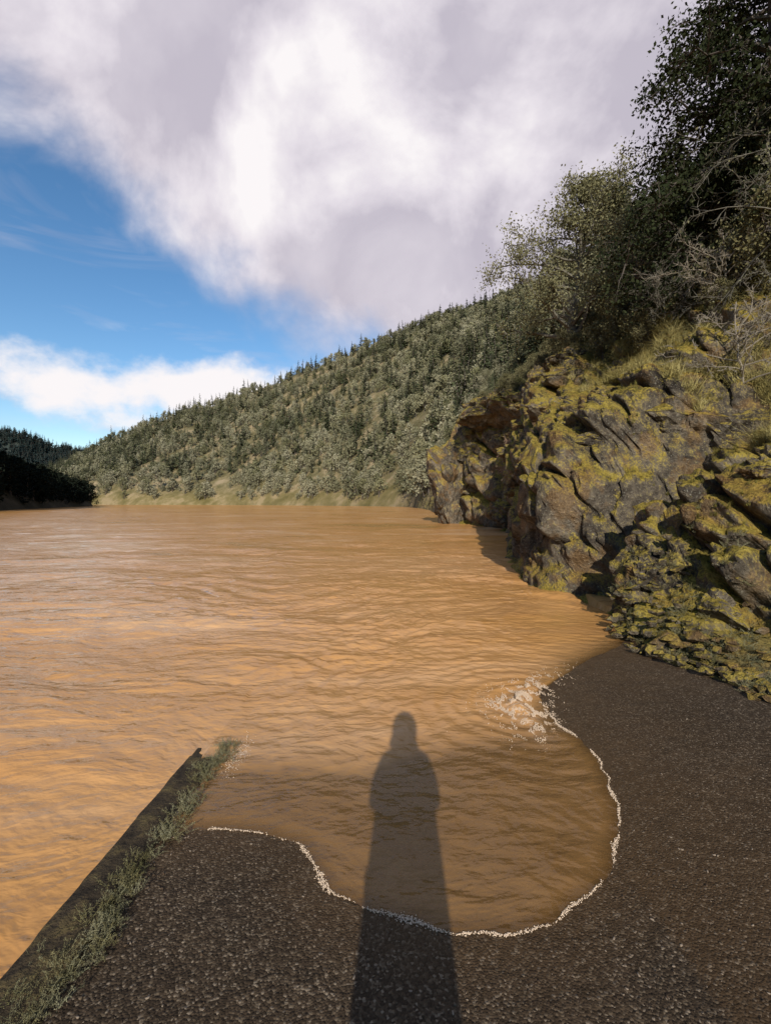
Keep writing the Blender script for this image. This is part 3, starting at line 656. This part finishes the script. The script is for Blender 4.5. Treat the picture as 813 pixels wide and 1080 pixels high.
for (zz, rx, ry) in rings:
    for j in range(na_):
        t = j*2*math.pi/na_; k = 1+.03*math.sin(t*7)*(1.2-zz)/.6; V.append((rx*k*math.cos(t), ry*k*math.sin(t), zz))
F = [[r*na_+j, r*na_+(j+1) % na_, (r+1)*na_+(j+1) % na_, (r+1)*na_+j] for r in range(6) for j in range(na_)]
o = mesh_np('coat_skirt', V, F, [coatm]); o.parent = per; md = o.modifiers.new('t', 'SOLIDIFY'); md.thickness = .006
bm = bmesh.new(); bmesh.ops.create_uvsphere(bm, u_segments=32, v_segments=24, radius=1)
for v in bm.verts:
    x, y_, z_ = v.co; w = 1-.22*max(0, -z_-.1); v.co = (x*.074*w, y_*.094*w+.012*max(0, -z_), z_*.115)
    if y_ > .75:
        if abs(x) < .14 and -.35 < z_ < .1: v.co.y += .020*(1-abs(x)/.14)*(1-abs(z_+.15)/.3)
        if .18 < abs(x) < .5 and 0 < z_ < .2: v.co.y -= .008
        if abs(x) < .3 and -.56 < z_ < -.46: v.co.y -= .004
me = bpy.data.meshes.new('head'); bm.to_mesh(me); bm.free(); me.materials.append(skm); me.polygons.foreach_set('use_smooth', [True]*len(me.polygons))
o = bpy.data.objects.new('head', me); COL.objects.link(o); o.parent = per; o.location = (0, .03, 1.56)
def ell(name, loc, s, mat, cut=None):
    bm = bmesh.new(); bmesh.ops.create_uvsphere(bm, u_segments=24, v_segments=16, radius=1)
    if cut: bmesh.ops.delete(bm, geom=[v for v in bm.verts if cut(v.co)], context='VERTS')
    for v in bm.verts: v.co = (v.co.x*s[0], v.co.y*s[1], v.co.z*s[2])
    me = bpy.data.meshes.new(name); bm.to_mesh(me); bm.free(); me.materials.append(mat); me.polygons.foreach_set('use_smooth', [True]*len(me.polygons))
    o = bpy.data.objects.new(name, me); COL.objects.link(o); o.parent = per; o.location = loc; return o
ell('hair', (0, .018, 1.565), (.088, .102, .125), hrm, lambda c: (c.y > .35 and c.z < .45) or c.z < -.85)
ell('collar', (0, .0, 1.44), (.09, .085, .07), coatm)
for w in (-1, 1):
    ell('ear', (w*.076, .02, 1.555), (.008, .018, .03), skm); ell('eye', (w*.03, .112, 1.572), (.012, .009, .008), simple('eye_white', (.7, .7, .7), .2))
ell('lips', (0, .121, 1.503), (.022, .008, .008), simple('lips', (.4, .15, .13), .5))
bm = bmesh.new(); bmesh.ops.create_cube(bm, size=1)
for v in bm.verts: v.co = (v.co.x*.074, v.co.y*.008, v.co.z*.15)
bmesh.ops.bevel(bm, geom=bm.edges[:], offset=.003, segments=2, affect='EDGES')
me = bpy.data.meshes.new('smartphone'); bm.to_mesh(me); bm.free(); me.materials.append(simple('phone_glass', (.02, .02, .02), .2, .5))
o = bpy.data.objects.new('smartphone', me); COL.objects.link(o); o.parent = per; o.location = (0, .245, 1.44)

# ------------------------------------------------------------------ light
tanE = .492; az = .040
Ld = Vector((math.sin(az), math.cos(az), -tanE)).normalized()
sl = bpy.data.lights.new('sun', 'SUN'); sl.energy = 5.0; sl.angle = math.radians(.5); sl.color = (1, .92, .80)
so = bpy.data.objects.new('sun', sl); COL.objects.link(so); so.rotation_euler = Ld.to_track_quat('-Z', 'Y').to_euler()
W = bpy.data.worlds.new('World'); SC.world = W; W.use_nodes = True; t = W.node_tree; t.nodes.clear()
w = M.__new__(M); w.t = t; w.out = w.n('ShaderNodeOutputWorld')
sky = w.n('ShaderNodeTexSky'); sky.sky_type = 'NISHITA'; sky.sun_disc = False; sky.sun_elevation = math.atan(tanE); sky.sun_rotation = math.pi+az; sky.dust_density = .3; sky.air_density = 1.0; sky.ozone_density = 1.5
dr = w.n('ShaderNodeTexCoord').outputs['Generated']
def dot(v, c):
    x = w.n('ShaderNodeVectorMath', operation='DOT_PRODUCT'); w.put(x.inputs[0], v); x.inputs[1].default_value = c; return x.outputs['Value']
def sub(v, c):
    x = w.n('ShaderNodeVectorMath', operation='SUBTRACT'); w.put(x.inputs[0], v); x.inputs[1].default_value = c; return x.outputs[0]
def density(v):
    nn = w.noise(v, 2.6, 7, .54, .3)
    d1 = w.math('ADD', w.math('MULTIPLY', dot(v, (.521, -.241, .819)), 4.2), w.math('MULTIPLY', w.math('SUBTRACT', nn, .45), 2.1))
    x = w.n('ShaderNodeVectorMath', operation='LENGTH'); w.l(w.scale(sub(v, (-.385, .88, .220)), (2.8, 2.8, 12.)), x.inputs[0])
    d2 = w.math('ADD', w.math('SUBTRACT', .88, x.outputs['Value']), w.math('MULTIPLY', w.math('SUBTRACT', w.noise(w.scale(v, (1, 1, 1.4)), 5.5, 6, .58), .5), 2.2))
    return w.math('MAXIMUM', d1, d2)
de = density(dr); de2 = density(sub(dr, (.05, .09, -.09)))
mask = w.n('ShaderNodeMapRange', interpolation_type='SMOOTHSTEP'); w.l(de, mask.inputs[0]); mask.inputs[1].default_value = -.15; mask.inputs[2].default_value = .42
yf = w.n('ShaderNodeMapRange', interpolation_type='SMOOTHSTEP'); w.l(dot(dr, (0, 1, 0)), yf.inputs[0]); yf.inputs[1].default_value = 0.; yf.inputs[2].default_value = .5
ci = w.math('MULTIPLY', w.math('SUBTRACT', w.noise(w.scale(dr, (1.2, 1.2, 5.)), 2.4, 5, .6, .6), .48), 1.2, clamp=True)
mk = w.math('MULTIPLY', w.math('MAXIMUM', mask.outputs[0], w.math('MINIMUM', ci, .22)), yf.outputs[0])
lit = w.math('ADD', .5, w.math('MULTIPLY', w.math('SUBTRACT', de, de2), 1.2), clamp=True)
lit = w.math('ADD', w.math('MULTIPLY', lit, .55), w.math('MULTIPLY', w.noise(dr, 3.2, 6, .55, .3), .55), clamp=True)
cc = w.ramp(lit, [(.26, (.55, .51, .59)), (.45, (.79, .74, .80)), (.60, (.97, .93, .94))])
hs = w.n('ShaderNodeHueSaturation'); hs.inputs['Saturation'].default_value = 1.25; w.l(sky.outputs[0], hs.inputs['Color'])
b1 = w.n('ShaderNodeBackground'); w.l(hs.outputs[0], b1.inputs[0]); b1.inputs[1].default_value = .15
b2 = w.n('ShaderNodeBackground'); w.l(cc, b2.inputs[0]); b2.inputs[1].default_value = 1.0
ms = w.n('ShaderNodeMixShader'); w.l(mk, ms.inputs[0]); w.l(b1.outputs[0], ms.inputs[1]); w.l(b2.outputs[0], ms.inputs[2]); w.l(ms.outputs[0], w.out.inputs[0])

# ------------------------------------------------------------------ camera
cam = bpy.data.cameras.new('camera'); co = bpy.data.objects.new('camera', cam); COL.objects.link(co)
co.location = (0, 0, 1.6); co.rotation_euler = (math.radians(90), 0, 0)
cam.sensor_fit = 'VERTICAL'; cam.sensor_height = 36; cam.lens = 16; cam.shift_y = -.0093; cam.clip_start = .02; cam.clip_end = 9000
SC.camera = co
